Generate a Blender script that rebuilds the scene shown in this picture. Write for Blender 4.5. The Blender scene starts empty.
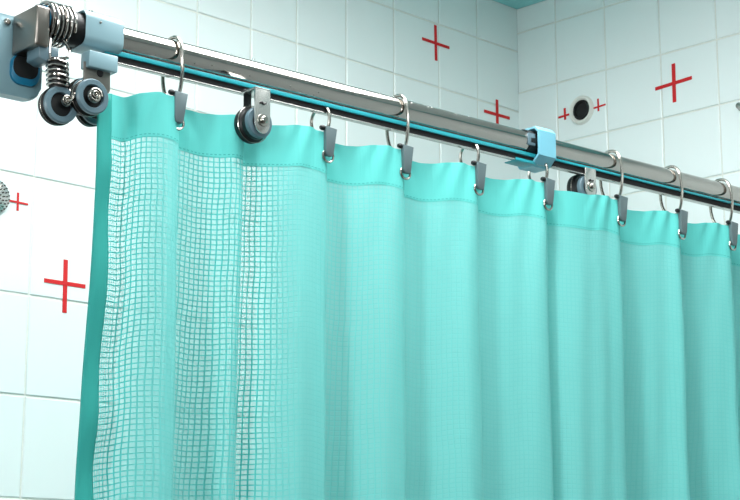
import bpy, bmesh, math, random
from mathutils import Vector, Matrix
random.seed(7)
sc = bpy.context.scene
C = sc.collection
PI = math.pi

# ------------------------------------------------------------------ camera, world, lights
F = 1671.0
PITCH = math.atan(347.0 / F)
EYE = Vector((0, 0, 1.5))
FWD = Vector((0, math.cos(PITCH), math.sin(PITCH)))
UP = Vector((0, -math.sin(PITCH), math.cos(PITCH)))
RT = Vector((1, 0, 0))
cam_d = bpy.data.cameras.new('camera')
cam_d.sensor_width = 36.0
cam_d.lens = F / 740.0 * 36.0
cam_d.clip_start = 0.05
cam = bpy.data.objects.new('camera', cam_d)
cam.location = EYE
cam.rotation_euler = (PI / 2 + PITCH, 0, 0)
C.objects.link(cam)
sc.camera = cam

sc.view_settings.view_transform = 'Standard'
sc.view_settings.look = 'None'
sc.view_settings.gamma = 1.0
sc.view_settings.use_curve_mapping = False
sc.view_settings.exposure = -0.12
try:
    sc.cycles.use_denoising = True
    sc.cycles.max_bounces = 14
    sc.cycles.transparent_max_bounces = 24
    sc.cycles.caustics_reflective = False
    sc.cycles.caustics_refractive = False
except Exception:
    pass

world = bpy.data.worlds.new('world')
sc.world = world
world.use_nodes = True
world.node_tree.nodes['Background'].inputs[0].default_value = (0.80, 0.95, 0.98, 1)
world.node_tree.nodes['Background'].inputs[1].default_value = 0.15

def area(name, loc, target, sx, sy, power, col):
    d = bpy.data.lights.new(name, 'AREA')
    d.shape = 'RECTANGLE'; d.size = sx; d.size_y = sy
    d.energy = power; d.color = col
    o = bpy.data.objects.new(name, d)
    o.location = loc
    o.rotation_euler = (Vector(target) - Vector(loc)).to_track_quat('-Z', 'Y').to_euler()
    C.objects.link(o)
    return o
LAMP = area('ceiling_lamp_light', (0.09, 1.56, 2.43), (0.09, 1.561, 0), 0.78, 0.50, 5.8, (0.95, 1.0, 1.0))  # unseen panel added to whiten the rod and the upper wall
area('ceiling_lamp_light', (0.35, -0.1, 2.43), (0.36, -0.1, 0), 0.8, 0.8, 2.5, (1.0, 1.0, 0.99))  # second unseen ceiling light, added as fill
area('added_key_light', (-1.05, -0.50, 1.9), (0.5, 2.1, 1.9), 0.35, 0.7, 27, (0.93, 0.99, 1.0))  # added key light from the left; no window is built there
area('added_fill_light', (1.15, -0.55, 2.0), (0.2, 1.9, 1.95), 0.9, 0.8, 5, (0.93, 1.0, 1.0))  # added fill from the right

# ------------------------------------------------------------------ geometry of the view
def ray(px, py):
    return (RT * (px - 370.0) + UP * (250.0 - py) + FWD * F) / F      # camera depth 1
def on_plane(px, py, p0, n):
    d = ray(px, py)
    return EYE + d * ((p0 - EYE).dot(n) / d.dot(n))

# rod frame: x along the rod, y away from the viewer, z up
ROD_O = EYE + ray(126, 43) * 1.55
ROD_A = math.atan2(F / math.cos(PITCH), 2328.0 - 370.0)
RX = Vector((math.cos(ROD_A), math.sin(ROD_A), 0))
RY = Vector((-RX.y, RX.x, 0))
def W(s, y, z):
    return ROD_O + RX * s + RY * y + Vector((0, 0, z))
def RP(px, py, y):
    p = on_plane(px, py, ROD_O + RY * y, RY)
    return (p - ROD_O).dot(RX), p.z - ROD_O.z
def SX(px, y=0.0, z=0.0):
    a = W(0, y, z) - EYE
    k = (px - 370.0)
    return (k * a.dot(FWD) - F * a.x) / (F * RX.x - k * RX.dot(FWD))

# walls
CORNER = EYE + ray(518, 80) * 2.80
CORNER.z = 0
AL = math.atan2(F / math.cos(PITCH), 2085.0 - 370.0)
LX = Vector((math.cos(AL), math.sin(AL), 0))            # along the left wall, towards the corner
LN = Vector((LX.y, -LX.x, 0))                           # into the room
RXW = Vector((LX.y, -LX.x, 0))                          # along the right wall, from the corner to the viewer's right
RN = -LX
CEIL = on_plane(516, 9, CORNER, RN).z

# ------------------------------------------------------------------ materials
def srgb(r, g, b):
    f = lambda c: (c / 12.92) if c <= 0.04045 else ((c + 0.055) / 1.055) ** 2.4
    return (f(r / 255), f(g / 255), f(b / 255), 1)
def mat(name, col, rough=0.5, metal=0.0, noise=None, bump=None, coat=0.0, ior=None):
    m = bpy.data.materials.new(name); m.use_nodes = True
    nt = m.node_tree; b = nt.nodes['Principled BSDF']
    b.inputs['Base Color'].default_value = col
    b.inputs['Roughness'].default_value = rough
    b.inputs['Metallic'].default_value = metal
    b.inputs['Coat Weight'].default_value = coat
    tc = nt.nodes.new('ShaderNodeTexCoord')
    if noise:
        n = nt.nodes.new('ShaderNodeTexNoise'); n.inputs['Scale'].default_value = noise[0]
        n.inputs['Detail'].default_value = 4
        nt.links.new(tc.outputs['Object'], n.inputs['Vector'])
        mx = nt.nodes.new('ShaderNodeMix'); mx.data_type = 'RGBA'
        mx.inputs['A'].default_value = col
        mx.inputs['B'].default_value = noise[1]
        nt.links.new(n.outputs['Fac'], mx.inputs['Factor'])
        nt.links.new(mx.outputs['Result'], b.inputs['Base Color'])
    if bump:
        n = nt.nodes.new('ShaderNodeTexNoise'); n.inputs['Scale'].default_value = bump[0]
        nt.links.new(tc.outputs['Object'], n.inputs['Vector'])
        bp = nt.nodes.new('ShaderNodeBump'); bp.inputs['Strength'].default_value = bump[1]
        bp.inputs['Distance'].default_value = bump[2]
        nt.links.new(n.outputs['Fac'], bp.inputs['Height'])
        nt.links.new(bp.outputs['Normal'], b.inputs['Normal'])
    return m
M = {}
M['tile'] = mat('glazed_tile', srgb(226, 233, 232), 0.2, noise=(3.0, srgb(219, 229, 228)), bump=(2.2, 0.25, 0.02))
M['grout'] = mat('grout', srgb(224, 227, 222), 0.9, noise=(300, srgb(204, 206, 196)))
M['ceiling'] = mat('ceiling_paint', srgb(232, 240, 240), 0.7, noise=(6, srgb(226, 236, 236)))
M['cove'] = mat('teal_cove', srgb(150, 215, 215), 0.6, noise=(8, srgb(140, 208, 210)))
M['plaster'] = mat('plaster', srgb(120, 112, 104), 0.8, noise=(6, srgb(110, 103, 96)))
M['floor'] = mat('floor_tile', srgb(96, 92, 88), 0.5, noise=(5, srgb(84, 80, 78)))
M['chrome'] = mat('chrome', srgb(178, 173, 168), 0.07, 1.0, bump=(60, 0.06, 0.002))
M['ringchrome'] = mat('ring_chrome', srgb(178, 175, 168), 0.22, 1.0)
M['steel'] = mat('brushed_steel', srgb(140, 134, 128), 0.28, 1.0, bump=(180, 0.1, 0.001))
M['brushed'] = mat('satin_steel', srgb(200, 200, 196), 0.25, 0.85)
M['aqua'] = mat('aqua_enamel', srgb(126, 158, 167), 0.38, 0.0, coat=0.3, noise=(20, srgb(120, 152, 161)))
M['aqualight'] = mat('light_blue_plastic', srgb(118, 182, 200), 0.35, 0.0, coat=0.2, noise=(20, srgb(112, 176, 195)))
M['slate'] = mat('slate_plastic', srgb(96, 120, 130), 0.32, 0.0, noise=(80, srgb(86, 110, 120)))
M['clip'] = mat('clip_grey', srgb(96, 112, 115), 0.35, 0.2, noise=(60, srgb(88, 104, 107)))
M['black'] = mat('black_rubber', srgb(8, 12, 14), 0.45, 0.0)
M['slot'] = mat('slot_black', srgb(5, 8, 10), 0.8, 0.0)
M['blue'] = mat('blue_plastic', srgb(20, 110, 145), 0.3, 0.0)
M['teal'] = mat('teal_reflection_and_tongue', srgb(34, 152, 164), 0.35, 0.0)  # tongue colour; on the track it paints the curtain's reflection
M['red'] = mat('red_tape', srgb(204, 12, 18), 0.6, 0.0, noise=(90, srgb(186, 8, 14)))
M['pipe'] = mat('dark_pipe', srgb(10, 12, 12), 0.7)
M['rim'] = mat('drain_rim', srgb(224, 224, 218), 0.4, noise=(40, srgb(212, 211, 202)))
def water():
    m = mat('water', (0.9, 0.97, 1, 1), 0.03)
    b = m.node_tree.nodes['Principled BSDF']
    b.inputs['Transmission Weight'].default_value = 1.0
    b.inputs['IOR'].default_value = 1.33
    return m
M['water'] = water()
def emit(name, col, st):
    m = bpy.data.materials.new(name); m.use_nodes = True
    b = m.node_tree.nodes['Principled BSDF']
    b.inputs['Emission Color'].default_value = col
    b.inputs['Emission Strength'].default_value = st
    return m
M['lamp'] = emit('added_lamp_diffuser', (1, 1, 1, 1), 10.0)  # glow of the added ceiling panels, mirrored in the rod

def node_math(nt, op, a, b=None, c=None):
    n = nt.nodes.new('ShaderNodeMath'); n.operation = op
    for i, v in enumerate((a, b, c)):
        if v is None: continue
        if isinstance(v, (int, float)): n.inputs[i].default_value = v
        else: nt.links.new(v, n.inputs[i])
    return n.outputs[0]

def fabric(name, col, col2, trans, mesh=False):
    """cloth: diffuse + translucent; with mesh=True a square net of threads with sheer cells (UV in metres)"""
    m = bpy.data.materials.new(name); m.use_nodes = True
    nt = m.node_tree; nt.nodes.clear()
    out = nt.nodes.new('ShaderNodeOutputMaterial')
    uv = nt.nodes.new('ShaderNodeUVMap')
    sep = nt.nodes.new('ShaderNodeSeparateXYZ')
    nz = nt.nodes.new('ShaderNodeTexNoise'); nz.inputs['Scale'].default_value = 55; nz.inputs['Detail'].default_value = 3
    nt.links.new(uv.outputs[0], nz.inputs['Vector'])
    nt.links.new(uv.outputs[0], sep.inputs[0])
    def dt(c, tr, nrm=None, gloss=0.06):
        d = nt.nodes.new('ShaderNodeBsdfPrincipled'); t = nt.nodes.new('ShaderNodeBsdfTranslucent')
        d.inputs['Roughness'].default_value = 0.55
        d.inputs['Specular IOR Level'].default_value = 0.2
        d.inputs['Sheen Weight'].default_value = 0.0
        mx = nt.nodes.new('ShaderNodeMixShader'); mx.inputs[0].default_value = tr
        for s, k in ((d, 'Base Color'), (t, 'Color')):
            if isinstance(c, tuple): s.inputs[k].default_value = c
            else: nt.links.new(c, s.inputs[k])
            if nrm: nt.links.new(nrm, s.inputs['Normal'])
        nt.links.new(d.outputs[0], mx.inputs[1]); nt.links.new(t.outputs[0], mx.inputs[2])
        return mx.outputs[0]
    if not mesh:
        # fine weave + soft vertical puckers
        wv = nt.nodes.new('ShaderNodeTexNoise'); wv.inputs['Scale'].default_value = 1.0; wv.inputs['Detail'].default_value = 2
        mp = nt.nodes.new('ShaderNodeMapping'); mp.inputs['Scale'].default_value = (330, 12, 1)
        nt.links.new(uv.outputs[0], mp.inputs[0]); nt.links.new(mp.outputs[0], wv.inputs['Vector'])
        bp = nt.nodes.new('ShaderNodeBump'); bp.inputs['Strength'].default_value = 0.5; bp.inputs['Distance'].default_value = 0.0006
        nt.links.new(wv.outputs[0], bp.inputs['Height'])
        mixc = nt.nodes.new('ShaderNodeMix'); mixc.data_type = 'RGBA'
        mixc.inputs['A'].default_value = col; mixc.inputs['B'].default_value = col2
        # dashed stitch line along the bottom (v close to 0) and the top (v close to 1 unit)
        fu = node_math(nt, 'FRACT', node_math(nt, 'MULTIPLY', sep.outputs[0], 1 / 0.0040))
        dash = node_math(nt, 'LESS_THAN', fu, 0.55)
        row = node_math(nt, 'LESS_THAN', node_math(nt, 'ABSOLUTE', node_math(nt, 'SUBTRACT', sep.outputs[1], 0.0022)), 0.00035)
        st = node_math(nt, 'MULTIPLY', dash, row)
        nt.links.new(st, mixc.inputs['Factor'])
        s = dt(mixc.outputs['Result'], trans, bp.outputs[0])
        nt.links.new(s, out.inputs[0])
        return m
    P = 0.0050
    # slightly wandering threads
    wob = nt.nodes.new('ShaderNodeTexNoise'); wob.inputs['Scale'].default_value = 18; wob.inputs['Detail'].default_value = 1
    nt.links.new(uv.outputs[0], wob.inputs['Vector'])
    wsep = nt.nodes.new('ShaderNodeSeparateColor'); nt.links.new(wob.outputs['Color'], wsep.inputs[0])
    u = node_math(nt, 'ADD', sep.outputs[0], node_math(nt, 'MULTIPLY', wsep.outputs[0], 0.004))
    v = node_math(nt, 'ADD', sep.outputs[1], node_math(nt, 'MULTIPLY', wsep.outputs[1], 0.004))
    def tri(x, p):      # distance to nearest thread centre 0..0.5
        f = node_math(nt, 'FRACT', node_math(nt, 'MULTIPLY', x, 1 / p))
        return node_math(nt, 'ABSOLUTE', node_math(nt, 'SUBTRACT', f, 0.5))
    tu = tri(u, P); tv = tri(v, P)
    mm = node_math(nt, 'MAXIMUM', tu, tv)             # > thr = thread
    def sm(x, a, b):
        r = nt.nodes.new('ShaderNodeMapRange'); r.interpolation_type = 'SMOOTHSTEP'
        r.inputs['From Min'].default_value = a; r.inputs['From Max'].default_value = b
        nt.links.new(x, r.inputs['Value']); return r.outputs[0]
    thread = sm(mm, 0.37, 0.40)
    bp = nt.nodes.new('ShaderNodeBump'); bp.inputs['Strength'].default_value = 0.55; bp.inputs['Distance'].default_value = 0.0012
    hgt = node_math(nt, 'ADD', sm(mm, 0.2, 0.5), node_math(nt, 'MULTIPLY', nz.outputs[0], 1.6))
    nt.links.new(hgt, bp.inputs['Height'])
    at0 = nt.nodes.new('ShaderNodeAttribute'); at0.attribute_name = 'sheer'
    nt.links.new(node_math(nt, 'SUBTRACT', 0.36, node_math(nt, 'MULTIPLY', 0.22, sm(at0.outputs['Fac'], 0.15, 0.40))), bp.inputs['Strength'])
    at = nt.nodes.new('ShaderNodeAttribute'); at.attribute_name = 'sheer'
    mcol = nt.nodes.new('ShaderNodeMix'); mcol.data_type = 'RGBA'
    mcol.inputs['A'].default_value = tuple(a_ * .62 + b_ * .38 for a_, b_ in zip(col, col2)); mcol.inputs['B'].default_value = col
    nt.links.new(sm(at.outputs['Fac'], 0.03, 0.40), mcol.inputs['Factor'])
    th = dt(mcol.outputs['Result'], 0.14, bp.outputs[0])
    mcol2 = nt.nodes.new('ShaderNodeMix'); mcol2.data_type = 'RGBA'
    mcol2.inputs['A'].default_value = tuple(a_ * .50 + b_ * .50 for a_, b_ in zip(col, col2)); mcol2.inputs['B'].default_value = col2
    nt.links.new(sm(at.outputs['Fac'], 0.03, 0.40), mcol2.inputs['Factor'])
    bp2 = nt.nodes.new('ShaderNodeBump'); bp2.inputs['Strength'].default_value = 0.15; bp2.inputs['Distance'].default_value = 0.0010
    nt.links.new(nz.outputs[0], bp2.inputs['Height'])
    cell = dt(mcol2.outputs['Result'], 0.2, bp2.outputs[0])
    tr = nt.nodes.new('ShaderNodeBsdfTransparent')
    tr.inputs[0].default_value = (0.94, 1.0, 0.99, 1)
    mc = nt.nodes.new('ShaderNodeMixShader')
    nt.links.new(at.outputs['Fac'], mc.inputs[0]); nt.links.new(cell, mc.inputs[1]); nt.links.new(tr.outputs[0], mc.inputs[2])
    mt = nt.nodes.new('ShaderNodeMixShader')
    nt.links.new(thread, mt.inputs[0]); nt.links.new(mc.outputs[0], mt.inputs[1]); nt.links.new(th, mt.inputs[2])
    nt.links.new(mt.outputs[0], out.inputs[0])
    return m
M['header'] = fabric('curtain_header_cloth', srgb(100, 204, 198), srgb(56, 162, 155), 0.14)
M['hem'] = fabric('curtain_hem_satin', srgb(62, 176, 168), srgb(40, 145, 138), 0.30)
M['net'] = fabric('curtain_net', srgb(66, 188, 183), srgb(160, 226, 222), 0.4, mesh=True)

# ------------------------------------------------------------------ mesh helpers (each returns / fills a bmesh)
def bm_new(): return bmesh.new()
def finish(name, bm, m, parent=None, loc=None, smooth=True, angle=35):
    bmesh.ops.recalc_face_normals(bm, faces=bm.faces)
    me = bpy.data.meshes.new(name); bm.to_mesh(me); bm.free()
    if smooth:
        me.polygons.foreach_set('use_smooth', [True] * len(me.polygons))
        try: me.set_sharp_from_angle(angle=math.radians(angle))
        except Exception: pass
    for k in (m if isinstance(m, (list, tuple)) else [m]): me.materials.append(k)
    o = bpy.data.objects.new(name, me); C.objects.link(o)
    if parent is not None: o.parent = parent
    if loc is not None: o.location = loc
    return o
def box(bm, x0, x1, y0, y1, z0, z1, bev=0.0, seg=2, mi=0):
    t = bmesh.new()
    bmesh.ops.create_cube(t, size=1)
    for v in t.verts:
        v.co = Vector((x0 + (v.co.x + .5) * (x1 - x0), y0 + (v.co.y + .5) * (y1 - y0), z0 + (v.co.z + .5) * (z1 - z0)))
    if bev > 0: bmesh.ops.bevel(t, geom=list(t.edges), offset=bev, segments=seg, affect='EDGES', profile=0.5)
    merge(bm, t, mi)
def merge(bm, t, mi=0, mtx=None):
    mp = {}
    for v in t.verts: mp[v] = bm.verts.new(mtx @ v.co if mtx else v.co)
    for f in t.faces:
        try:
            g = bm.faces.new([mp[v] for v in f.verts]); g.material_index = mi
        except ValueError: pass
    t.free()
def lathe(bm, prof, origin, axis, seg=40, mi=0):
    """prof: list of (radius, along); axis: direction"""
    ax = Vector(axis).normalized(); a = ax.orthogonal().normalized(); b = ax.cross(a)
    o = Vector(origin); rings = []
    for r, h in prof:
        if r < 1e-6: rings.append([bm.verts.new(o + ax * h)])
        else: rings.append([bm.verts.new(o + ax * h + (a * math.cos(2 * PI * k / seg) + b * math.sin(2 * PI * k / seg)) * r) for k in range(seg)])
    for i in range(len(rings) - 1):
        p, q = rings[i], rings[i + 1]
        for k in range(seg):
            k2 = (k + 1) % seg
            if len(p) == 1 and len(q) == 1: continue
            if len(p) == 1: f = bm.faces.new((p[0], q[k], q[k2]))
            elif len(q) == 1: f = bm.faces.new((p[k], p[k2], q[0]))
            else: f = bm.faces.new((p[k], p[k2], q[k2], q[k]))
            f.material_index = mi
def tube(bm, pts, r, seg=10, closed=False, mi=0):
    pts = [Vector(p) for p in pts]; n = len(pts)
    rr = r if isinstance(r, (list, tuple)) else [r] * n
    rings = []; nrm = None
    for i in range(n):
        a = pts[(i - 1) % n] if (closed or i > 0) else pts[i]
        b = pts[(i + 1) % n] if (closed or i < n - 1) else pts[i]
        t = (b - a).normalized()
        if nrm is None: nrm = t.orthogonal().normalized()
        else: nrm = (nrm - t * nrm.dot(t)).normalized()
        bi = t.cross(nrm)
        rings.append([bm.verts.new(pts[i] + (nrm * math.cos(2 * PI * k / seg) + bi * math.sin(2 * PI * k / seg)) * rr[i]) for k in range(seg)])
    for i in range(n if closed else n - 1):
        p, q = rings[i], rings[(i + 1) % n]
        off = 0
        if closed and i == n - 1:
            off = min(range(seg), key=lambda o_: (p[0].co - q[o_].co).length)
        for k in range(seg):
            bm.faces.new((p[k], p[(k + 1) % seg], q[(k + 1 + off) % seg], q[(k + off) % seg])).material_index = mi
    if not closed:
        bm.faces.new(rings[0]).material_index = mi; bm.faces.new(rings[-1]).material_index = mi
def prism(bm, pts, y0, y1, bev=0.0, mi=0):
    """polygon in x,z extruded along y"""
    t = bmesh.new()
    a = [t.verts.new((p[0], y0, p[1])) for p in pts]; b = [t.verts.new((p[0], y1, p[1])) for p in pts]
    t.faces.new(a); t.faces.new(b[::-1])
    for i in range(len(pts)):
        j = (i + 1) % len(pts); t.faces.new((a[i], b[i], b[j], a[j]))
    if bev > 0: bmesh.ops.bevel(t, geom=list(t.edges), offset=bev, segments=2, affect='EDGES', profile=0.5)
    merge(bm, t, mi)
def rrect(w, h, r, n=6, cx=0, cz=0):
    out = []
    for (sx, sz, a0) in ((1, 1, 0), (-1, 1, 90), (-1, -1, 180), (1, -1, 270)):
        for k in range(n + 1):
            a = math.radians(a0 + 90 * k / n)
            out.append((cx + sx * (w / 2 - r) + r * math.cos(a), cz + sz * (h / 2 - r) + r * math.sin(a)))
    return out
def smoothline(pts, n=8, closed=False):
    pts = [Vector(p) for p in pts]; out = []; N = len(pts)
    for i in range(N if closed else N - 1):
        if closed: p0, p1, p2, p3 = pts[i - 1], pts[i], pts[(i + 1) % N], pts[(i + 2) % N]
        else: p0, p1, p2, p3 = pts[max(i - 1, 0)], pts[i], pts[i + 1], pts[min(i + 2, N - 1)]
        for k in range(n):
            t = k / n
            out.append(0.5 * ((2 * p1) + (p2 - p0) * t + (2 * p0 - 5 * p1 + 4 * p2 - p3) * t * t + (3 * p1 - p0 - 3 * p2 + p3) * t ** 3))
    if not closed: out.append(pts[-1])
    return out
def tag(o, label, cat, group=None, kind=None):
    if label: o['label'] = label
    if cat: o['category'] = cat
    if group: o['group'] = group
    if kind: o['kind'] = kind
    return o
YAW = math.atan2(RX.y, RX.x)
def thing(name, loc, label, cat, group=None, yaw=YAW):
    o = bpy.data.objects.new(name, None); o.empty_display_size = 0.02
    o.location = loc; o.rotation_euler = (0, 0, yaw); C.objects.link(o)
    return tag(o, label, cat, group)
def copy_tree(o, parent=None):
    c = o.copy(); C.objects.link(c); c.parent = parent
    for ch in [x for x in bpy.data.objects if x.parent == o]: copy_tree(ch, c)
    return c

# ------------------------------------------------------------------ room
def wall_tiles(name, ub, zb, origin, ux, nrm, wide_below=None):
    """ub, zb: joint positions; individually bevelled glazed tiles over a grout bed"""
    bm = bmesh.new(); g = 0.0011; th = 0.0022; be = 0.0013
    Z = Vector((0, 0, 1))
    P = lambda u, z, d: origin + ux * u + Z * z + nrm * d
    for j in range(len(zb) - 1):
        row = ub
        if wide_below is not None and zb[j + 1] <= wide_below[0] + .001:
            k0 = ub.index(wide_below[1]); row = [u for n_, u in enumerate(ub) if (n_ - k0) % 2 == 0 or n_ in (0, len(ub) - 1)]
        for i in range(len(row) - 1):
            u0, u1, z0, z1 = row[i] + g, row[i + 1] - g, zb[j] + g, zb[j + 1] - g
            tx, tz = random.uniform(-.0004, .0004), random.uniform(-.0004, .0004)
            def ring(e, d):
                return [bm.verts.new(P(a, b, d + (tx * (1 if a > (u0 + u1) / 2 else -1) + tz * (1 if b > (z0 + z1) / 2 else -1)) * (d > 0.001)))
                        for a, b in ((u0 + e, z0 + e), (u1 - e, z0 + e), (u1 - e, z1 - e), (u0 + e, z1 - e))]
            r0, r1, r2 = ring(0, -0.001), ring(0.0002, th - 0.0008), ring(be, th)
            for a, b in ((r0, r1), (r1, r2)):
                for k in range(4): bm.faces.new((a[k], a[(k + 1) % 4], b[(k + 1) % 4], b[k]))
            bm.faces.new(r2)
    t = bmesh.new()
    q = [t.verts.new(P(a, b, d)) for d in (0.0004, -0.10) for a, b in ((ub[0], zb[0]), (ub[-1], zb[0]), (ub[-1], zb[-1]), (ub[0], zb[-1]))]
    for f in ((0, 1, 2, 3), (7, 6, 5, 4), (0, 4, 5, 1), (1, 5, 6, 2), (2, 6, 7, 3), (3, 7, 4, 0)): t.faces.new([q[k] for k in f])
    merge(bm, t, 1)
    o = finish(name, bm, [M['tile'], M['grout']], smooth=True, angle=20)
    tag(o, None, None, kind='structure'); return o

def u_left(px, py=20): return (on_plane(px, py, CORNER, LN) - CORNER).dot(LX)
def z_left(py, px=45): return on_plane(px, py, CORNER, LN).z
def u_right(px, py): return (on_plane(px, py, CORNER, RN) - CORNER).dot(RXW)
def z_right(py, px=718): return on_plane(px, py, CORNER, RN).z
ub = [u_left(x) for x in (40, 84, 137, 196.6, 250.5, 296, 345.5, 393, 438, 476)] + [0.0]
while ub[0] > -3.05: ub.insert(0, ub[0] - 0.112)
ub[0] = -3.2
zb = [z_left(y) for y in (500, 398, 298, 180, 73, -34, -112)]
while zb[0] > 0.12: zb.insert(0, zb[0] - 0.108)
zb.insert(0, 0.0)
zb = [z for z in zb if z < CEIL - 0.03]
while zb[-1] < CEIL - 0.12: zb.append(zb[-1] + 0.105)
zb.append(CEIL)
LEFT = wall_tiles('wall_left', ub, zb, CORNER, LX, LN, (z_left(73), u_left(40)))
ur = [0.0] + [u_right(x, 20) for x in (555.8, 604.8, 659.5, 716)]
while ur[-1] < 3.05: ur.append(ur[-1] + 0.115)
ur[-1] = 3.3
zr = [z_right(y) for y in (176, 105.5, 39.5, -27)]
while zr[0] > 0.12: zr.insert(0, zr[0] - 0.110)
zr.insert(0, 0.0)
zr = [z for z in zr if z < CEIL - 0.03]
while zr[-1] < CEIL - 0.13: zr.append(zr[-1] + 0.108)
zr.append(CEIL)
RIGHT = wall_tiles('wall_right', ur, zr, CORNER, RXW, RN)

def slab(name, z0, z1, m):
    bm = bmesh.new(); A = CORNER
    pts = [A, A - LX * 3.2, A - LX * 3.2 + RXW * 3.3, A + RXW * 3.3]
    lo = [bm.verts.new((p.x, p.y, z0)) for p in pts]; hi = [bm.verts.new((p.x, p.y, z1)) for p in pts]
    bm.faces.new(lo); bm.faces.new(hi)
    for i in range(4): bm.faces.new((lo[i], lo[(i + 1) % 4], hi[(i + 1) % 4], hi[i]))
    return tag(finish(name, bm, m, smooth=False), None, None, kind='structure')
slab('floor', -0.08, 0.0, M['floor'])
slab('ceiling', CEIL, CEIL + 0.08, M['ceiling'])
b_ = bmesh.new(); Z_ = Vector((0, 0, 1))
for u0, u1, v0, v1 in ((-3.19, -0.004, 0.004, 0.13), (-0.13, -0.004, 0.13, 3.28)):
    q_ = [CORNER + LX * a + RXW * c_ + Z_ * z for z in (CEIL - .003, CEIL - .0004) for a, c_ in ((u0, v0), (u1, v0), (u1, v1), (u0, v1))]
    vv = [b_.verts.new(k) for k in q_]
    for f in ((0, 1, 2, 3), (7, 6, 5, 4), (0, 4, 5, 1), (1, 5, 6, 2), (2, 6, 7, 3), (3, 7, 4, 0)): b_.faces.new([vv[k] for k in f])
tag(finish('trim_1', b_, M['cove'], smooth=False), None, None, kind='structure')
def plain_wall(name, p, q, nrm):
    bm = bmesh.new()
    v = [bm.verts.new((a.x, a.y, z)) for z in (0, CEIL) for a in (p, q, q - nrm * .1, p - nrm * .1)]
    for f in ((0, 1, 5, 4), (1, 2, 6, 5), (2, 3, 7, 6), (3, 0, 4, 7), (0, 1, 2, 3), (4, 5, 6, 7)): bm.faces.new([v[k] for k in f])
    return tag(finish(name, bm, M['plaster'], smooth=False), None, None, kind='structure')
plain_wall('wall_back', CORNER + RXW * 3.3 - LX * 1.6, CORNER + RXW * 3.3, -RXW)
plain_wall('wall_near', CORNER - LX * 3.2, CORNER - LX * 3.2 + RXW * 1.6, LX)

# ------------------------------------------------------------------ ceiling light panels, added out of frame for the rod reflection and fill
LAMP.rotation_euler = (0, 0, YAW)
for lx, ly, w, w2, yw in ((0.09, 1.56, 0.78, 0.50, YAW), (0.35, -0.1, 0.8, 0.8, 0)):
    lamp = thing('ceiling_lamp', (lx, ly, CEIL), 'long flat added light panel in front of and above the curtain rod' if w2 < .6 else 'larger flat square added light panel nearer the room middle', 'lamp', yaw=yw)
    b = bmesh.new(); box(b, -w / 2 - .02, w / 2 + .02, -w2 / 2 - .02, w2 / 2 + .02, -0.03, 0, 0.004); finish('added_lamp_housing', b, M['steel'], lamp)
    b = bmesh.new(); box(b, -w / 2, w / 2, -w2 / 2, w2 / 2, -0.034, -0.0301, 0.001); finish('added_lamp_diffuser', b, M['lamp'], lamp)
for o in [x for x in C.objects if x.type == 'LIGHT' and x.name.startswith('ceiling_lamp')]:
    o.location.z = CEIL - 0.05

# ------------------------------------------------------------------ red tape crosses on the tiles
def cross(label, c, vt, vb, hl, hr, wpx, p0, nrm, ux, group=None):
    """c centre, vt/vb ends of the upright, hl/hr ends of the bar, all read on the tiled wall"""
    o = on_plane(c[0], c[1], p0, nrm)
    q = lambda p: on_plane(p[0], p[1], p0, nrm) - o
    Z = Vector((0, 0, 1))
    hw = wpx * (o - EYE).dot(FWD) / F / 2 * 1.15
    b = bmesh.new()
    top, bot = q(vt), q(vb); l, r = q(hl), q(hr)
    def bar(a, bb, side, d0, d1):
        pts = [a - side * hw, bb - side * hw, bb + side * hw, a + side * hw]
        lo = [b.verts.new(p + nrm * d0) for p in pts]; hi = [b.verts.new(p + nrm * d1) for p in pts]
        b.faces.new(lo); b.faces.new(hi)
        for i in range(4): b.faces.new((lo[i], lo[(i + 1) % 4], hi[(i + 1) % 4], hi[i]))
    bar(top, bot, ux * 1.2, 0.0022, 0.0030)
    bar(l, r, Z, 0.0022, 0.0033)
    ob = finish('red_cross_mark', b, M['red'], loc=o, smooth=False)
    return tag(ob, label, 'cross mark', group)
G = 'red crosses taped on the wall tiles'
cross('large thin red cross high on the left wall above the rod', (434.5, 43.5), (434.2, 25.5), (435, 61), (421, 39), (448, 48.2), 2.5, CORNER, LN, LX, G)
cross('red cross low behind the rod, beside the room corner', (496, 114.8), (495.8, 100), (496.4, 131), (483, 111.3), (508.3, 118.6), 2.6, CORNER, LN, LX, G)
cross('boldest red cross on the left wall, beside the curtain edge', (64, 287), (64.6, 260), (63.3, 313), (43, 280.5), (84, 286.8), 3.6, CORNER, LN, LX, G)
cross('small red cross beside the round shower rose at the left', (16.6, 202.4), (17, 193), (16.4, 211), (7, 200.7), (26.8, 204.8), 1.7, CORNER, LN, LX, G)
cross('large red cross high on the right wall tiles', (675, 83.6), (674.3, 64), (675.5, 102.6), (656.4, 89.4), (692.8, 78), 3.0, CORNER, RN, RXW, G)
cross('small faint red cross left of the round drain hole', (566, 116), (565.6, 108.5), (566.2, 120), (559.5, 118), (571, 114.4), 1.7, CORNER, RN, RXW, G)
cross('small red cross right of the round drain hole', (599.2, 107), (599, 99), (599.5, 111.5), (593.6, 109), (606.6, 104.8), 1.5, CORNER, RN, RXW, G)

# round drain opening on the right wall
o = on_plane(583, 110.5, CORNER, RN)
drain = thing('wall_drain', o + RN * 0.002, 'round black drain hole with a pale rim in the right wall', 'drain', yaw=0)
b = bmesh.new()
lathe(b, [(0.0165, 0.0004), (0.0165, 0.003), (0.0190, 0.006), (0.0215, 0.0065), (0.0235, 0.004), (0.0240, 0.0)], (0, 0, 0), RN, 48)
finish('rim', b, M['rim'], drain)
b = bmesh.new()
lathe(b, [(0.0, 0.0012), (0.0120, 0.0012), (0.0128, 0.0045), (0.0145, 0.0052), (0.0166, 0.0030)], (0, 0, 0), RN, 40)
ob = finish('drain_pipe', b, M['pipe'], drain); ob['label'] = 'black pipe mouth'

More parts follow.
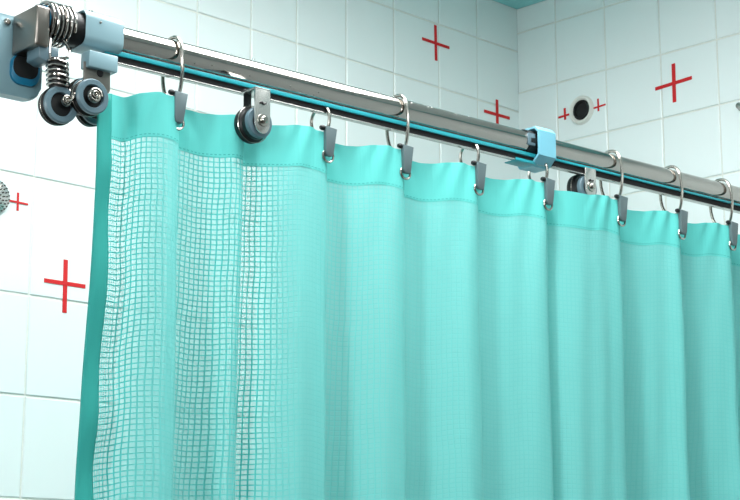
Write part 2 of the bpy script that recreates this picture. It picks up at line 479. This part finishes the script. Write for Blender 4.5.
# perforated rose on the left wall, and a small fitting on the right wall
def rose(px, py, R, plane_n, ux, label, name):
    o = on_plane(px, py, CORNER, plane_n) + plane_n * 0.002
    t = thing(name, o, label, 'shower rose', yaw=0)
    b = bmesh.new(); lathe(b, [(0, 0.009), (R * .75, 0.009), (R * .95, 0.006), (R, 0.002), (R, 0)], (0, 0, 0), plane_n, 48)
    finish('face_plate', b, M['brushed'], t)
    b = bmesh.new(); Z = Vector((0, 0, 1))
    for ring_r, n, off in ((.88, 26, .007), (.7, 20, .0085), (.5, 14, .009), (.28, 8, .009)):
        for k in range(n):
            a = 2 * PI * k / n + ring_r
            lathe(b, [(0, 0.0018), (0.0007, 0.0016), (0.0010, 0.0)], ux * (R * ring_r * math.cos(a)) + Z * (R * ring_r * math.sin(a)) + plane_n * off, plane_n, 8)
    nz = finish('nozzles', b, M['slot'], t); nz['label'] = 'dark spray nozzles'; nz['kind'] = 'stuff'
rose(-9, 197, 0.0225, LN, LX, 'grey perforated round shower rose cut by the left picture edge', 'shower_rose')
o = on_plane(742.5, 107, CORNER, RN) + RN * 0.002
t = thing('wall_fitting', o, 'small round metal knob on the right wall at the picture edge', 'knob', yaw=0)
b = bmesh.new(); lathe(b, [(0, 0.010), (0.0045, 0.0095), (0.0055, 0.006), (0.003, 0.005), (0.003, 0.003), (0.0065, 0.002), (0.007, 0)], (0, 0, 0), RN, 24)
finish('knob_body', b, M['ringchrome'], t)

# ------------------------------------------------------------------ the rod and its track
R0 = 0.0137
s_wall = ((CORNER - ROD_O).dot(LX)) / RX.dot(LX)
S_L, S_J = SX(58), SX(540)
S_END = s_wall - 0.002
rod = thing('curtain_rod', W(0, 0, 0), 'long polished chrome curtain rod crossing the room', 'curtain rod')
b = bmesh.new(); lathe(b, [(0, S_L), (R0, S_L), (R0, S_J), (R0 * .93, S_J)], (0, 0, 0), (1, 0, 0), 64); finish('outer_tube', b, M['chrome'], rod)
b = bmesh.new(); lathe(b, [(R0 * .925, S_J - .03), (R0 * .925, S_END - .002)], (0, 0, 0), (1, 0, 0), 64); finish('inner_tube', b, M['chrome'], rod)
b = bmesh.new(); lathe(b, [(R0 * .93, S_END - .03), (0.020, S_END - .03), (0.020, S_END - .010), (0.032, S_END - .008), (0.032, S_END-.003), (R0, S_END-.003)], (0, 0, 0), (1, 0, 0), 48); finish('end_flange', b, M['brushed'], rod)

def track(s0, s1, k, label):
    t = thing('curtain_track', W(0, 0, 0), label, 'curtain track')
    z0, z1, yb, yf = -0.0252 * k, -0.0137 * k, -0.0035, -0.0095
    b = bmesh.new()
    box(b, s0, s1, yb - .0015, yb, z0, z1, .0003)                     # back web
    box(b, s0, s1, yf, yb - .0014, z1 - .0014, z1, .0003)             # top web
    box(b, s0, s1, yf, yb - .0014, z0, z0 + .0013, .0004)             # bottom lip
    finish('track_channel', b, M['brushed'], t)
    b = bmesh.new()
    box(b, s0, s1, yf + .0012, yb - .0016, z0 + .0014, z1 - .0016, 0)  # black strip standing in for the shade inside the slot
    ob = finish('slot_shade', b, M['slot'], t, smooth=False); ob['label'] = 'black strip for the shade inside the slot'
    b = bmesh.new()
    box(b, s0, s1, yf - .0010, yf + .0012, z1 - (.0042 if k == 1.0 else .0026), z1 + .0002, .0004)  # teal strip paints the curtain's reflection on the lit upper lip
    ob = finish('reflection_strip', b, M['teal'], t); ob['label'] = 'painted teal reflection along the top of the slot'
    return t
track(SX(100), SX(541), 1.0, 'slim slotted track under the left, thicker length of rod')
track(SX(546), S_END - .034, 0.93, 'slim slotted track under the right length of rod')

# ------------------------------------------------------------------ wall bracket at the left end
def lp(px, py, y, s0=0, z0=0):
    s, z = RP(px, py, y); return s - s0, z - z0
PY = 0.0265
ps, pz = RP(6, 54, PY)
br = thing('wall_bracket', W(ps, PY, pz), 'pale blue rounded mounting plate with a steel elbow box at the left end', 'bracket')
b = bmesh.new(); prism(b, rrect(0.074, 0.074, 0.012), 0.0, 0.012, 0.003)
pl = finish('mounting_plate', b, M['aqua'], br)
# arm that carries the plate, running back to the left wall
arm_o = W(ps - .012, PY + .010, pz + .0)
dist = -(arm_o - CORNER).dot(LN)
inv = Matrix.Rotation(-YAW, 3, 'Z')
b = bmesh.new()
a0 = Vector((-.012, .010, 0)); n_loc = inv @ (-LN); L_arm = abs(dist) - 0.004
lathe(b, [(0, 0), (0.015, 0), (0.015, L_arm - .014)], a0, n_loc, 32)
lathe(b, [(0.015, L_arm - .014), (0.035, L_arm - .010), (0.035, L_arm), (0, L_arm)], a0, n_loc, 40)
finish('wall_arm', b, M['brushed'], br)
# socket in the plate
hx, hz = lp(24, 71, PY, ps, pz)
b = bmesh.new()
prism(b, rrect(0.029, 0.028, 0.010, 6, hx, hz), -0.003, 0.001, 0.001)
ob = finish('socket_ring', b, M['blue'], br); ob['label'] = 'deep blue ring around the socket'
b = bmesh.new()
prism(b, rrect(0.025, 0.021, 0.0085, 6, hx, hz + .003), -0.0036, 0.0, 0.0005)
ob = finish('socket_mouth', b, M['slot'], br); ob['label'] = 'black socket opening'
# screw
sx_, sz_ = lp(7, 22, PY, ps, pz)
b = bmesh.new(); lathe(b, [(0, -.0030), (.0018, -.0029), (.0030, -.0018), (.0034, 0)], (sx_, 0, sz_), (0, 1, 0), 20)
finish('screw', b, M['ringchrome'], br)
# elbow box: centred on the rod axis
bx0, _ = RP(36.0, 22, -0.016); bx1, _ = RP(50.5, 26, -0.016)
_, bz1 = RP(36, 3.5, -0.016); _, bz0 = RP(36, 44, -0.016)
bx0 -= ps; bx1 -= ps; bz0 -= pz; bz1 -= pz
b = bmesh.new(); box(b, bx0, bx1, -0.016 - PY, 0.0262 - PY, bz0, bz1, 0.0022, 3)
finish('elbow_box', b, M['steel'], br)
# lug beneath the box
b = bmesh.new()
l0, lz = lp(30, 55, 0.0, ps, pz)
tt = bmesh.new()
prism(tt, [(-.007, .008), (.013, .008), (.013, .000), (.007, -.006), (.001, -.007), (-.007, -.004)], -0.012, 0.010, 0.0012)
merge(b, tt, 0, Matrix.Translation((l0 + .009, -PY, lz)))
finish('lug', b, M['slate'], br)['label'] = 'grey blue lug under the steel box'
# blue disc imitating the blue reflection on the box face
zb_c = -pz
b = bmesh.new(); lathe(b, [(0, 0), (.0135, 0), (.0150, .001), (.0150, .003), (.012, .004), (0, .004)], (bx1 - .002, -PY, zb_c), (1, 0, 0), 40)
finish('reflection_disc', b, M['blue'], br)

# horizontal coil spring around the rod end
s0, _ = RP(45, 22, 0); s1, _ = RP(68.5, 28, 0)
spr = thing('coil_spring', W(s0, 0, 0), 'fat horizontal coil spring between the steel box and the rod sleeve', 'spring')
b = bmesh.new(); n = 5.5; pts = []
for k in range(int(n * 36) + 1):
    a = 2 * PI * k / 36
    pts.append((-.003 + (s1 - s0) * k / (n * 36), 0.0185 * math.cos(a + .5), 0.0185 * math.sin(a + .5)))
tube(b, pts, 0.00135, 10); finish('coil', b, M['chrome'], spr)
b = bmesh.new(); lathe(b, [(0, -.010), (.0142, -.010), (.0148, .002), (.0148, (s1 - s0) + .004), (0, (s1 - s0) + .004)], (0, 0, 0), (1, 0, 0), 40)
finish('core', b, M['black'], spr)['label'] = 'black core inside the coil'

# vertical spring with its wheel
def wheel(parent, c, R, depth, style, nm='wheel'):
    """wheel with axis along local y, front towards -y, centre c; returns wheel mesh"""
    cx, cy, cz = c; h = depth / 2
    b = bmesh.new()
    lathe(b, [(0, -h * .6), (R * .86, -h * .6), (R * .86, -h * .1), (R * .80, 0), (R * .86, h * .2), (R * .97, h * .35), (R, h * .6), (R * .97, h), (0, h)], (cx, cy, cz), (0, 1, 0), 48)
    w = finish(nm, b, M['black'], parent)
    b = bmesh.new()
    r1 = R * (.98 if style == 'ring' else .84)
    lathe(b, [(R * (.62 if style == 'ring' else .46), -h * .95), (R * (.66 if style == 'ring' else .5), -h * 1.15), (r1 * .93, -h * 1.15), (r1, -h * .95), (r1, -h * .62), (R * (.62 if style == 'ring' else .46), -h * .60)], (cx, cy, cz), (0, 1, 0), 48)
    finish('wheel_face', b, M['slate'], w)['label'] = 'slate grey outer ring'
    b = bmesh.new()
    pts = [(cx + R * 1.0 * math.cos(2 * PI * k / 48), cy + h * .15, cz + R * 1.0 * math.sin(2 * PI * k / 48)) for k in range(48)]
    tube(b, pts, R * .025, 6, closed=True)
    finish('rim_wire', b, M['ringchrome'], w)['label'] = 'thin chrome rim'
    return w
def spiral_hub(parent, c, R):
    cx, cy, cz = c; b = bmesh.new()
    lathe(b, [(0, -.0014), (R * .9, -.0012), (R, 0), (R, .002)], c, (0, 1, 0), 32)
    pts = []
    for k in range(60):
        a = k * 0.24; r = R * (1 - k / 66)
        pts.append((cx + r * math.cos(a), cy - .0018 - .0012 * k / 60, cz + r * math.sin(a)))
    tube(b, pts, R * .13, 8)
    return finish('hub', b, M['ringchrome'], parent)

YW = -0.012
ws, wz = RP(58, 106, YW)
sw = thing('spring_roller', W(ws, YW, wz), 'small grey wheel hanging from the short vertical coil spring', 'roller')
w1 = wheel(sw, (0, 0, 0), 0.0172, 0.012, 'ring')
spiral_hub(w1, (0.003, -.0085, 0.003), 0.0052)
tx, tz = lp(57, 60, YW, ws, wz); bx, bz = lp(58, 88, YW, ws, wz)
b = bmesh.new(); pts = []; n = 6
for k in range(n * 28 + 1):
    a = 2 * PI * k / 28; f = k / (n * 28)
    pts.append((tx + (bx - tx) * f + .0093 * math.cos(a), .0093 * math.sin(a), tz + (bz - tz) * f))
tube(b, pts, 0.0012, 8); finish('coil', b, M['chrome'], sw)
b = bmesh.new(); tube(b, [(tx, 0, tz + .001), (bx, 0, bz - .001)], .0078, 20); finish('dark_gap_core', b, M['black'], sw)  # black core added to darken the gaps between the coils
b = bmesh.new()
tube(b, smoothline([(bx + .009, -.003, bz), (bx + .010, -.008, bz - .006), (.009, -.0125, .010), (.006, -.0125, .004), (.003, -.012, .003)], 8), 0.0013, 8)
finish('hook_wire', b, M['ringchrome'], sw)
b = bmesh.new()
x0, zt = lp(50.5, 45, YW, ws, wz); x1, z1_ = lp(66, 52, YW, ws, wz)
tube(b, smoothline([(x0, 0, zt + .006), (x0, 0, tz + .001), (x0 + .004, -.006, tz - .0005), (x1 - .002, -.006, tz + .002), (x1 + .002, -.003, z1_ - .001), (x1 + .002, 0, z1_ + .005), (x1 - .003, .003, z1_ + .012)], 6), 0.0014, 8)
finish('wire_frame', b, M['chrome'], sw)

# ------------------------------------------------------------------ sleeve at the rod end
sa, _ = RP(86, 30, -0.0175); sb, _ = RP(124, 40, -0.0175)
slv = thing('rod_sleeve', W(sa, 0, 0), 'pale blue grey clamp sleeve around the left end of the rod', 'sleeve')
LS = sb - sa
b = bmesh.new()
prof = rrect(0.036, 0.0345, 0.009, 5)
inner = [(R0 * 1.02 * math.cos(2 * PI * (k + .5) / len(prof)), R0 * 1.02 * math.sin(2 * PI * (k + .5) / len(prof))) for k in range(len(prof))]
def ringv(pp, x, k=1.0): return [b.verts.new((x, p[0] * k, p[1] * k)) for p in pp]
rs = [ringv(inner, 0.010), ringv([(p[0] * .86, p[1] * .86) for p in prof], 0.010), ringv([(p[0] * .88, p[1] * .88) for p in prof], 0.0008), ringv(prof, -0.0002, .96), ringv(prof, 0.0020), ringv(prof, LS - .002), ringv(prof, LS, .95), ringv(inner, LS)]
for i in range(len(rs) - 1):
    for k in range(len(prof)):
        b.faces.new((rs[i][k], rs[i][(k + 1) % len(prof)], rs[i + 1][(k + 1) % len(prof)], rs[i + 1][k]))
finish('sleeve_body', b, M['aqua'], slv)
b = bmesh.new(); lathe(b, [(0, -.011), (.0145, -.011), (.0160, -.008), (.0160, .009)], (0, 0, 0), (1, 0, 0), 40)
finish('end_plug', b, M['black'], slv)['label'] = 'black end plug'
b = bmesh.new()
q0, qz0 = lp(89, 66, -0.021, sa, 0); q1, _ = lp(118, 72, -0.021, sa, 0); _, qz1 = lp(89, 49, -0.021, sa, 0)
box(b, q0, q1, -0.021, -0.006, qz0, qz1, .0014, 2)
finish('clamp_block', b, M['aqua'], slv)
b = bmesh.new(); lathe(b, [(.0016, .0), (.0016, .0012), (.0026, .0014), (.0026, .003), (0, .0034)], (LS * .30, -.004, .0172), (0, 0, 1), 16)
finish('set_screw', b, M['ringchrome'], slv)
b = bmesh.new(); lathe(b, [(0, .0012), (.0009, .0010), (.0013, 0)], (LS * .36, -.018, .006), (0, -1, 0), 12)
finish('rivet', b, M['ringchrome'], slv)

# end carriage beneath the sleeve
YC = -0.022
cs, cz = RP(92.5, 96.5, YC - .008)
car = thing('roller_carriage', W(cs, YC, cz), 'twin wheel carriage hanging under the sleeve, steel plate behind its front wheel', 'roller')
w2 = wheel(car, (0, -.002, 0), 0.0165, 0.014, 'ring')
spiral_hub(w2, (0, -.0112, 0), 0.0068)
b = bmesh.new(); lathe(b, [(0, -.0085), (.0115, -.0085), (.0118, -.006)], (0, -.002, 0), (0, 1, 0), 32)
b.free()
p0 = lp(82, 62, -.012, cs, cz); p1 = lp(108, 66, -.012, cs, cz); p2 = lp(108, 92, -.012, cs, cz); p3 = lp(82, 104, -.012, cs, cz)
b = bmesh.new(); prism(b, [p0, p1, p2, ((p2[0] + p3[0]) / 2, p3[1] - .002), p3], .0062, .0082, .0004)
bo = finish('carriage_plate', b, M['steel'], car)
b = bmesh.new(); lathe(b, [(0, -.0012), (.0030, -.001), (.0036, 0)], (p0[0] + (p1[0] - p0[0]) * .62, .0064, p0[1] - .008), (0, 1, 0), 20)
finish('plate_hole', b, M['slot'], bo)['label'] = 'dark hole in the plate'
rw = lp(79, 99, .004, cs, cz)
wheel(car, (rw[0], .016, rw[1]), 0.0168, 0.014, 'ring')
rw = lp(87, 112, .020, cs, cz)
wheel(car, (rw[0], .034, rw[1]), 0.0150, 0.012, 'ring')
b = bmesh.new(); lathe(b, [(0.003, -.004), (0.003, .040)], (0, 0, 0), (0, 1, 0), 16); tube(b, [(0, .036, 0), (rw[0], .036, rw[1])], .003, 10)
finish('axle', b, M['steel'], car)

# ------------------------------------------------------------------ roller trolleys (two of the same)
def trolley(px, py, label, yb_, top_z):
    s, z = RP(px, py, yb_)
    t = thing('track_roller', W(s, yb_, z), label, 'roller', 'rollers hanging from the track')
    Wl = .0090; top = top_z - z
    b = bmesh.new()
    pts = [(-Wl, top), (Wl, top)] + [(Wl * 1.0 * math.cos(a), -.002 + Wl * 1.25 * math.sin(a)) for a in [-PI * k / 12 for k in range(13)]]
    prism(b, pts, -.001, .001, .0003)
    if yb_ < -.02: box(b, -Wl, Wl, -.001, -.012 - yb_, top - .0018, top, .0004)
    pb = finish('bracket_plate', b, M['brushed'], t)
    b = bmesh.new(); tube(b, smoothline([(-.0032, -.0012, top - .0155), (-.0015, -.0012, top - .0142), (.001, -.0012, top - .0158), (.0034, -.0012, top - .0145)], 5), .0010, 8)
    finish('stamped_slot', b, M['black'], pb)['label'] = 'small dark stamped slot'
    b = bmesh.new(); lathe(b, [(0, -.0048), (.0026, -.0046), (.0036, -.0034), (.0036, -.0016), (.0058, -.0012), (.0062, 0)], (0, -.001, 0), (0, 1, 0), 28)
    finish('axle_bolt', b, M['ringchrome'], t)
    w = wheel(t, (0, .0125, -.001), 0.0182, .017, 'disc')
    b = bmesh.new()
    box(b, -.006, .003, .021, .0225, -.004, -.021 - z, .0005)
    finish('hanger_stem', b, M['black'], t)
    return t
trolley(262, 120.5, 'round black and grey track roller in front of the curtain, second hook to its right', -.034, -.0245)
trolley(590.5, 186.5, 'track roller half hidden behind the curtain top, right of the blue connector', -.0118, -.0150)

# ------------------------------------------------------------------ light blue connector
ka, _ = RP(540, 145, -0.019); kb, _ = RP(556.5, 150, -0.019)
kx = thing('rod_connector', W(ka, 0, 0), 'light blue plastic connector block joining the two rod lengths', 'connector')
LK = kb - ka
b = bmesh.new()
zt_, zl_ = 0.0185, -0.0250
prof = [(-.019, -.016), (-.019, .013), (-.013, .0185), (.013, .0185), (.019, .013), (.019, -.020), (.014, -.027), (-.006, -.027), (-.011, -.024)]
t0 = bmesh.new()
def sec(x, k): return [t0.verts.new((x, p[0] * k, p[1] * k)) for p in prof]
rr_ = [sec(.004, .80), sec(-.001, .86), sec(-.0012, .97), sec(.0005, 1.0), sec(LK - .001, 1.0), sec(LK, .96), sec(LK, .80)]
for i in range(len(rr_) - 1):
    for k in range(len(prof)):
        t0.faces.new((rr_[i][k], rr_[i][(k + 1) % len(prof)], rr_[i + 1][(k + 1) % len(prof)], rr_[i + 1][k]))
t0.faces.new(rr_[-1])
merge(b, t0)
finish('connector_body', b, M['aqualight'], kx, angle=25)
b = bmesh.new(); lathe(b, [(R0, -.010), (.0152, -.010), (.0155, .003)], (0, 0, 0), (1, 0, 0), 40)
finish('gasket', b, M['black'], kx)['label'] = 'black gasket ring'
b = bmesh.new(); box(b, -.030, .003, -.0105, -.0092, -.026, -.0225, .0004); box(b, -.030, .003, -.0105, .008, -.0262, -.0248, .0004)
finish('locking_tongue', b, M['teal'], kx)
b = bmesh.new(); lathe(b, [(0, .004), (.0018, .0038), (.0026, .0026), (.0026, 0)], (LK, -.013, .010), (1, -.2, 0), 16)
finish('screw', b, M['ringchrome'], kx)
b = bmesh.new(); box(b, -.014, -.003, -.0150, -.0120, -.006, .008, .0006)
finish('latch_window', b, M['slate'], kx)

# ------------------------------------------------------------------ curtain
TOP = -0.048
HEAD = 0.0435
HOOKS = [177, 326.5, 403.5, 477, 546, 619, 679.5, 730]
HS = [SX(p, -.014, -.055) for p in HOOKS] + [SX(775, -.01, -.055), SX(812, -.01, -.055), SX(845, -.01, -.055)]
A = 0.0145
cp = []      # control points (s, y, sheer, upright-ness)
def add(px, y): cp.append((SX(px, y, -.05), y))
add(97.5, -.012); add(104, -.0105); add(112, -.007); add(124, .003); add(138, -.006); add(152, -.013); add(164, -.0165)
def hookpts(s, a=A):
    return [(s - .011, -a * 1.10), (s - .001, -a * 1.02), (s + .0055, -a * .45), (s + .0085, a * .45), (s + .017, a * .72)]
cp += hookpts(HS[0])
# between the first and second hook: an extra fold behind the roller
a0, a1 = HS[0], HS[1]
mid = SX(236, 0, -.05)
cp += [(a0 + .032, .005), (mid - .022, -.004)] + [(q_[0], q_[1] * .8) for q_ in hookpts(mid)] + [(mid + .038, -.004), (mid + .052, -.011)]
cp += hookpts(HS[1])
for k in range(1, len(HS) - 1):
    g = HS[k + 1] - HS[k]
    w = .8 + .4 * random.random()
    if k == 4: cp += [(HS[k] + g * .22, -.006), (HS[k] + g * .36, -.0145), (HS[k] + g * .7, -.0165)]
    else: cp += [(HS[k] + g * .36, .003 * w), (HS[k] + g * .55, -.0035 * w), (HS[k] + g * .70, -.0085)]
    cp += hookpts(HS[k + 1])
cp = [(s, y) for s, y in cp if s < S_END - .05]
path = smoothline([(s, y, 0) for s, y in cp], 14)
arc = [0.0]
for i in range(1, len(path)): arc.append(arc[-1] + (path[i] - path[i - 1]).length)
# resample evenly by arc length
STEP = 0.0022
N = int(arc[-1] / STEP); rs_ = []; j = 0
for i in range(N + 1):
    a = arc[-1] * i / N
    while j < len(arc) - 2 and arc[j + 1] < a: j += 1
    f = (a - arc[j]) / max(1e-9, arc[j + 1] - arc[j])
    rs_.append((path[j].lerp(path[j + 1], f), a))
HOOK_ARC = []
for h in HS:
    HOOK_ARC.append(min(rs_, key=lambda q: abs(q[0].x - (h - .001)) + abs(q[0].y + A * 1.02))[1])
def px_of(s): 
    p = W(s, 0, -.05) - EYE; return 370 + F * p.x / p.dot(FWD)
def smooth(x, a, b):
    t = max(0, min(1, (x - a) / (b - a))); return t * t * (3 - 2 * t)
BOT = -(ROD_O.z - 0.10)
def drop_of(a):
    # the top edge sags a little between hooks
    d = min(abs(a - h) for h in HOOK_ARC)
    return TOP + 0.0035 * min(1, d / .02) - 0.0035 * smooth(d, .03, .06) - .001 - .011 * math.exp(-a / .030)
def cloth(p, a, dz):
    """p path point, a arc length, dz drop below the top edge -> world"""
    t = smooth(dz, 0.03, 0.45)
    near = 1 - smooth(px_of(p.x), 430, 600)
    y = p.y
    px = px_of(p.x)
    g_ = lambda c, w_: math.exp(-((px - c) / w_) ** 2)
    soft = -.014 * g_(160, 20) + .012 * g_(208, 18) - .010 * g_(286, 18) + .010 * g_(345, 14) - .009 * g_(372, 14) + .009 * g_(425, 13) - .009 * g_(452, 13) + .004 * g_(500, 12)
    st_ = 1 - smooth(a, .018, .075)
    YC_ = -.0155
    y = YC_ + (y - YC_) * (1 + 0.6 * t * (1 - st_) * (1 - smooth(px, 380, 430))) + (1 - st_) * soft * (.30 + 1.0 * t)
    # wrinkles radiating from the hooks, fading downward
    for h in HOOK_ARC:
        d = a - h
        if abs(d) < .07:
            fade = math.exp(-dz / .07) * (1 - abs(d) / .07)
            y += .0024 * fade * math.sin(d * 330 / (1 + dz * 14)) * (0 if abs(d) < .004 else 1)
    y += .0022 * st_ * math.sin(dz * 62 + 1.1 * math.sin(dz * 17)) * smooth(a, 0, .006) * smooth(dz, .03, .08)
    # crinkle of the cloth
    y += (.0007 * math.sin(a * 190 + dz * 6) + .0006 * math.sin(a * 97 - dz * 21)) * smooth(dz, .03, .12)
    y = YC_ + (y - YC_) * (1 + 1.9 * t * smooth(px, 540, 640))
    x = p.x - .0060 * (1 - smooth(a, .0, .20)) * smooth(dz, .03, .5) - .0035 * (1 - smooth(a, 0, .016)) * smooth(dz, .03, .5) + .0015 * math.sin(dz * 13) * st_
    return W(x, y, drop_of(a) - dz)
CUR = W(rs_[0][0].x, 0, TOP)
cur = thing('shower_curtain', CUR, 'mint green shower curtain with sheer net cloth hanging in folds from the rod', 'shower curtain', yaw=0)
HEMW = 0.0175
ihem = next(i for i, q in enumerate(rs_) if q[1] > HEMW)
def sheet(name, cols, dzs, m, off=0.0, v0=0.0, thick=0.0, sheer=False):
    me = bpy.data.meshes.new(name)
    verts = []; uvs = []; sh = []
    for dz in dzs:
        for p, a in cols:
            w = cloth(p, a, dz) - RY * off
            verts.append(w - CUR); uvs.append((a, v0 - dz))
            if sheer:
                px = px_of(p.x)
                def bump_(c, w_): return math.exp(-((px - c) / w_) ** 2)
                s_ = .15 + .50 * bump_(118, 18) + .46 * bump_(252, 13) + .14 * bump_(212, 26) - .16 * bump_(168, 12) - .12 * bump_(300, 20)  # cell opacity varied along the cloth to imitate light and viewing angle
                s_ *= 1 - .80 * smooth(px, 270, 500)
                if dz > .2: s_ *= 1 - .45 * smooth(dz, .15, .45)
                sh.append(max(.03, min(.93, s_)))
    nc, nr = len(cols), len(dzs)
    faces = [(r * nc + c, r * nc + c + 1, (r + 1) * nc + c + 1, (r + 1) * nc + c) for r in range(nr - 1) for c in range(nc - 1)]
    me.from_pydata(verts, [], faces)
    ul = me.uv_layers.new(name='UVMap')
    for l in me.loops: ul.data[l.index].uv = uvs[l.vertex_index]
    if sheer:
        at = me.attributes.new('sheer', 'FLOAT', 'POINT')
        for i, s_ in enumerate(sh): at.data[i].value = s_
    me.polygons.foreach_set('use_smooth', [True] * len(me.polygons))
    me.materials.append(m)
    ob = bpy.data.objects.new(name, me); C.objects.link(ob); ob.parent = cur
    if thick:
        md = ob.modifiers.new('thickness', 'SOLIDIFY'); md.thickness = thick; md.offset = 0
    return ob
full = -BOT + TOP
dz_net = [HEAD - .003 + i * .008 for i in range(60)]
while dz_net[-1] < full: dz_net.append(dz_net[-1] + .05)
sheet('net_panel', rs_[ihem - 1:], dz_net, M['net'], sheer=True)['label'] = 'sheer square mesh cloth'
dzh = [i * .003 for i in range(int(HEAD / .003) + 1)]
sheet('header_band', rs_[ihem - 1:], dzh, M['header'], off=.0003, v0=dzh[-1], thick=0)['label'] = 'solid teal band along the top'
hem_dz = [i * .008 for i in range(66)]
while hem_dz[-1] < full: hem_dz.append(hem_dz[-1] + .05)
sheet('side_hem', rs_[:ihem + 1], hem_dz, M['hem'], off=.0012, v0=5, thick=.0014)['label'] = 'satin teal hem down the left edge'
# grommets
for h in HOOK_ARC[:len(HOOKS)]:
    p, a = min(rs_, key=lambda q: abs(q[1] - h))
    c = W(p.x - .0012, p.y - .0042, TOP - .0240)
    b = bmesh.new()
    pts = []
    for k in range(28):
        t_ = 2 * PI * k / 28
        pts.append(c - CUR + RX * (.0070 * math.cos(t_)) + RY * (.0006 * math.cos(t_)) + Vector((0, 0, .0062 * math.sin(t_))))
    tube(b, pts, .00125, 8, closed=True)
    pts2 = [q_ + (c - CUR - q_) * .12 + RY * .001 for q_ in pts]
    finish('grommet', b, M['ringchrome'], cur)['label'] = 'chrome grommet'

# ------------------------------------------------------------------ hooks
def make_hook(kind, s, p, label):
    t = thing('curtain_hook', W(s, 0, 0), label, 'curtain hook', 'curtain hooks hanging along the rod')
    b = bmesh.new(); zb_ = -0.0445
    if kind == 'ring':
        pts = [(-.001, .0, .0162), (0, .0095, .0140), (.0005, .0160, .004), (.001, .0178, -.010), (.001, .0170, -.024), (.0012, .0130, -.036), (.0015, .004, -.0435),
               (.0015, -.006, zb_), (.001, -.0135, -.038), (.0, -.0178, -.024), (-.0005, -.0188, -.008), (-.001, -.0165, .006), (-.001, -.0095, .0140)]
        pts = [(x_ + .0038, y_ * .95, z_) for x_, y_, z_ in pts]
        tube(b, smoothline(pts, 6, closed=True), .0019, 10, closed=True)
    else:
        pts = [(x_ + .003, y_, z_) for x_, y_, z_ in ((.001, -.0076, -.0185), (.001, -.0112, -.0215), (.0012, -.0135, -.029), (.0015, -.0120, -.038), (.0015, -.005, zb_), (.001, .004, -.0440), (.0005, .0120, -.037), (0, .0135, -.029), (0, .0105, -.0215), (0, .004, -.0165), (0, -.002, -.0160))]
        tube(b, smoothline(pts, 7), .0018, 10)
    finish('hook_ring', b, M['ringchrome'], t)
    y = -.0125 if True else 0
    b = bmesh.new()
    tb = bmesh.new()
    H = .0262
    prism(tb, [(-.0072, .003), (.0072, .003), (.0050, -H + .003), (.0036, -H - .0005), (-.0032, -H - .0005), (-.0048, -H + .003)], -.0024, .0024, .0006)
    mtx = Matrix.Translation((-.0004, p.y - .0062, -.0462)) @ Matrix.Rotation(math.radians(random.uniform(3, 5)), 4, 'Y')
    merge(b, tb, 0, mtx)
    cl = finish('clip', b, M['clip'], t)
    b = bmesh.new()
    lathe(b, [(0, -.0030), (.0020, -.0028), (.0027, -.001), (.0027, .001), (.0020, .0028), (0, .003)], mtx @ Vector((-.0090, .0010, .0012)), (1, 0, 0), 16)
    finish('pivot_knob', b, M['black'], cl)['label'] = 'black pivot knob'
kinds = ['ring', 'glide', 'ring', 'glide', 'glide', 'ring', 'ring', 'ring']
labels = ['ring hook nearest the sleeve and the left end of the curtain',
          'short track hook just right of the round roller in front of the curtain',
          'ring hook looped over the wet middle stretch of rod, left of the connector',
          'short track hook between the middle ring hook and the blue connector',
          'short track hook hanging directly under the light blue connector',
          'ring hook just right of the half hidden roller',
          'second ring hook from the right picture edge',
          'ring hook nearest the right picture edge']
for h, kd, ar, lb in zip(HS, kinds, HOOK_ARC, labels):
    p, a = min(rs_, key=lambda q: abs(q[1] - ar))
    make_hook(kd, p.x, p, lb)

# ------------------------------------------------------------------ water drops on the rod
b = bmesh.new()
def drop(s, ang, r, flat=.6):
    c = Vector((s, -math.sin(ang) * R0, math.cos(ang) * R0)); n = c.copy(); n.x = 0; n.normalize()
    t = bmesh.new(); bmesh.ops.create_icosphere(t, subdivisions=2, radius=r)
    mt_ = Matrix.Translation(c) @ n.to_track_quat('Z', 'Y').to_matrix().to_4x4() @ Matrix.Diagonal((1, 1, flat, 1))
    merge(b, t, 0, mt_)
for px_, r_ in ((251, .0020), (263, .0018), (136, .001), (205, .001), (214, .0009), (229, .0011)): drop(SX(px_), .25, r_, 1.1)
for _ in range(34): drop(SX(random.uniform(372, 465)), random.uniform(.25, .85), random.uniform(.0006, .0014))
for _ in range(30): drop(SX(random.uniform(140, 520)), random.choice((random.uniform(-.1, .3), random.uniform(2.0, 2.6))), random.uniform(.0004, .0008))
dr = finish('water_drops', b, M['water'], loc=W(0, 0, 0))
dr.rotation_euler = (0, 0, YAW)
tag(dr, 'tiny water drops beaded along the chrome rod', 'water drops', kind='stuff')
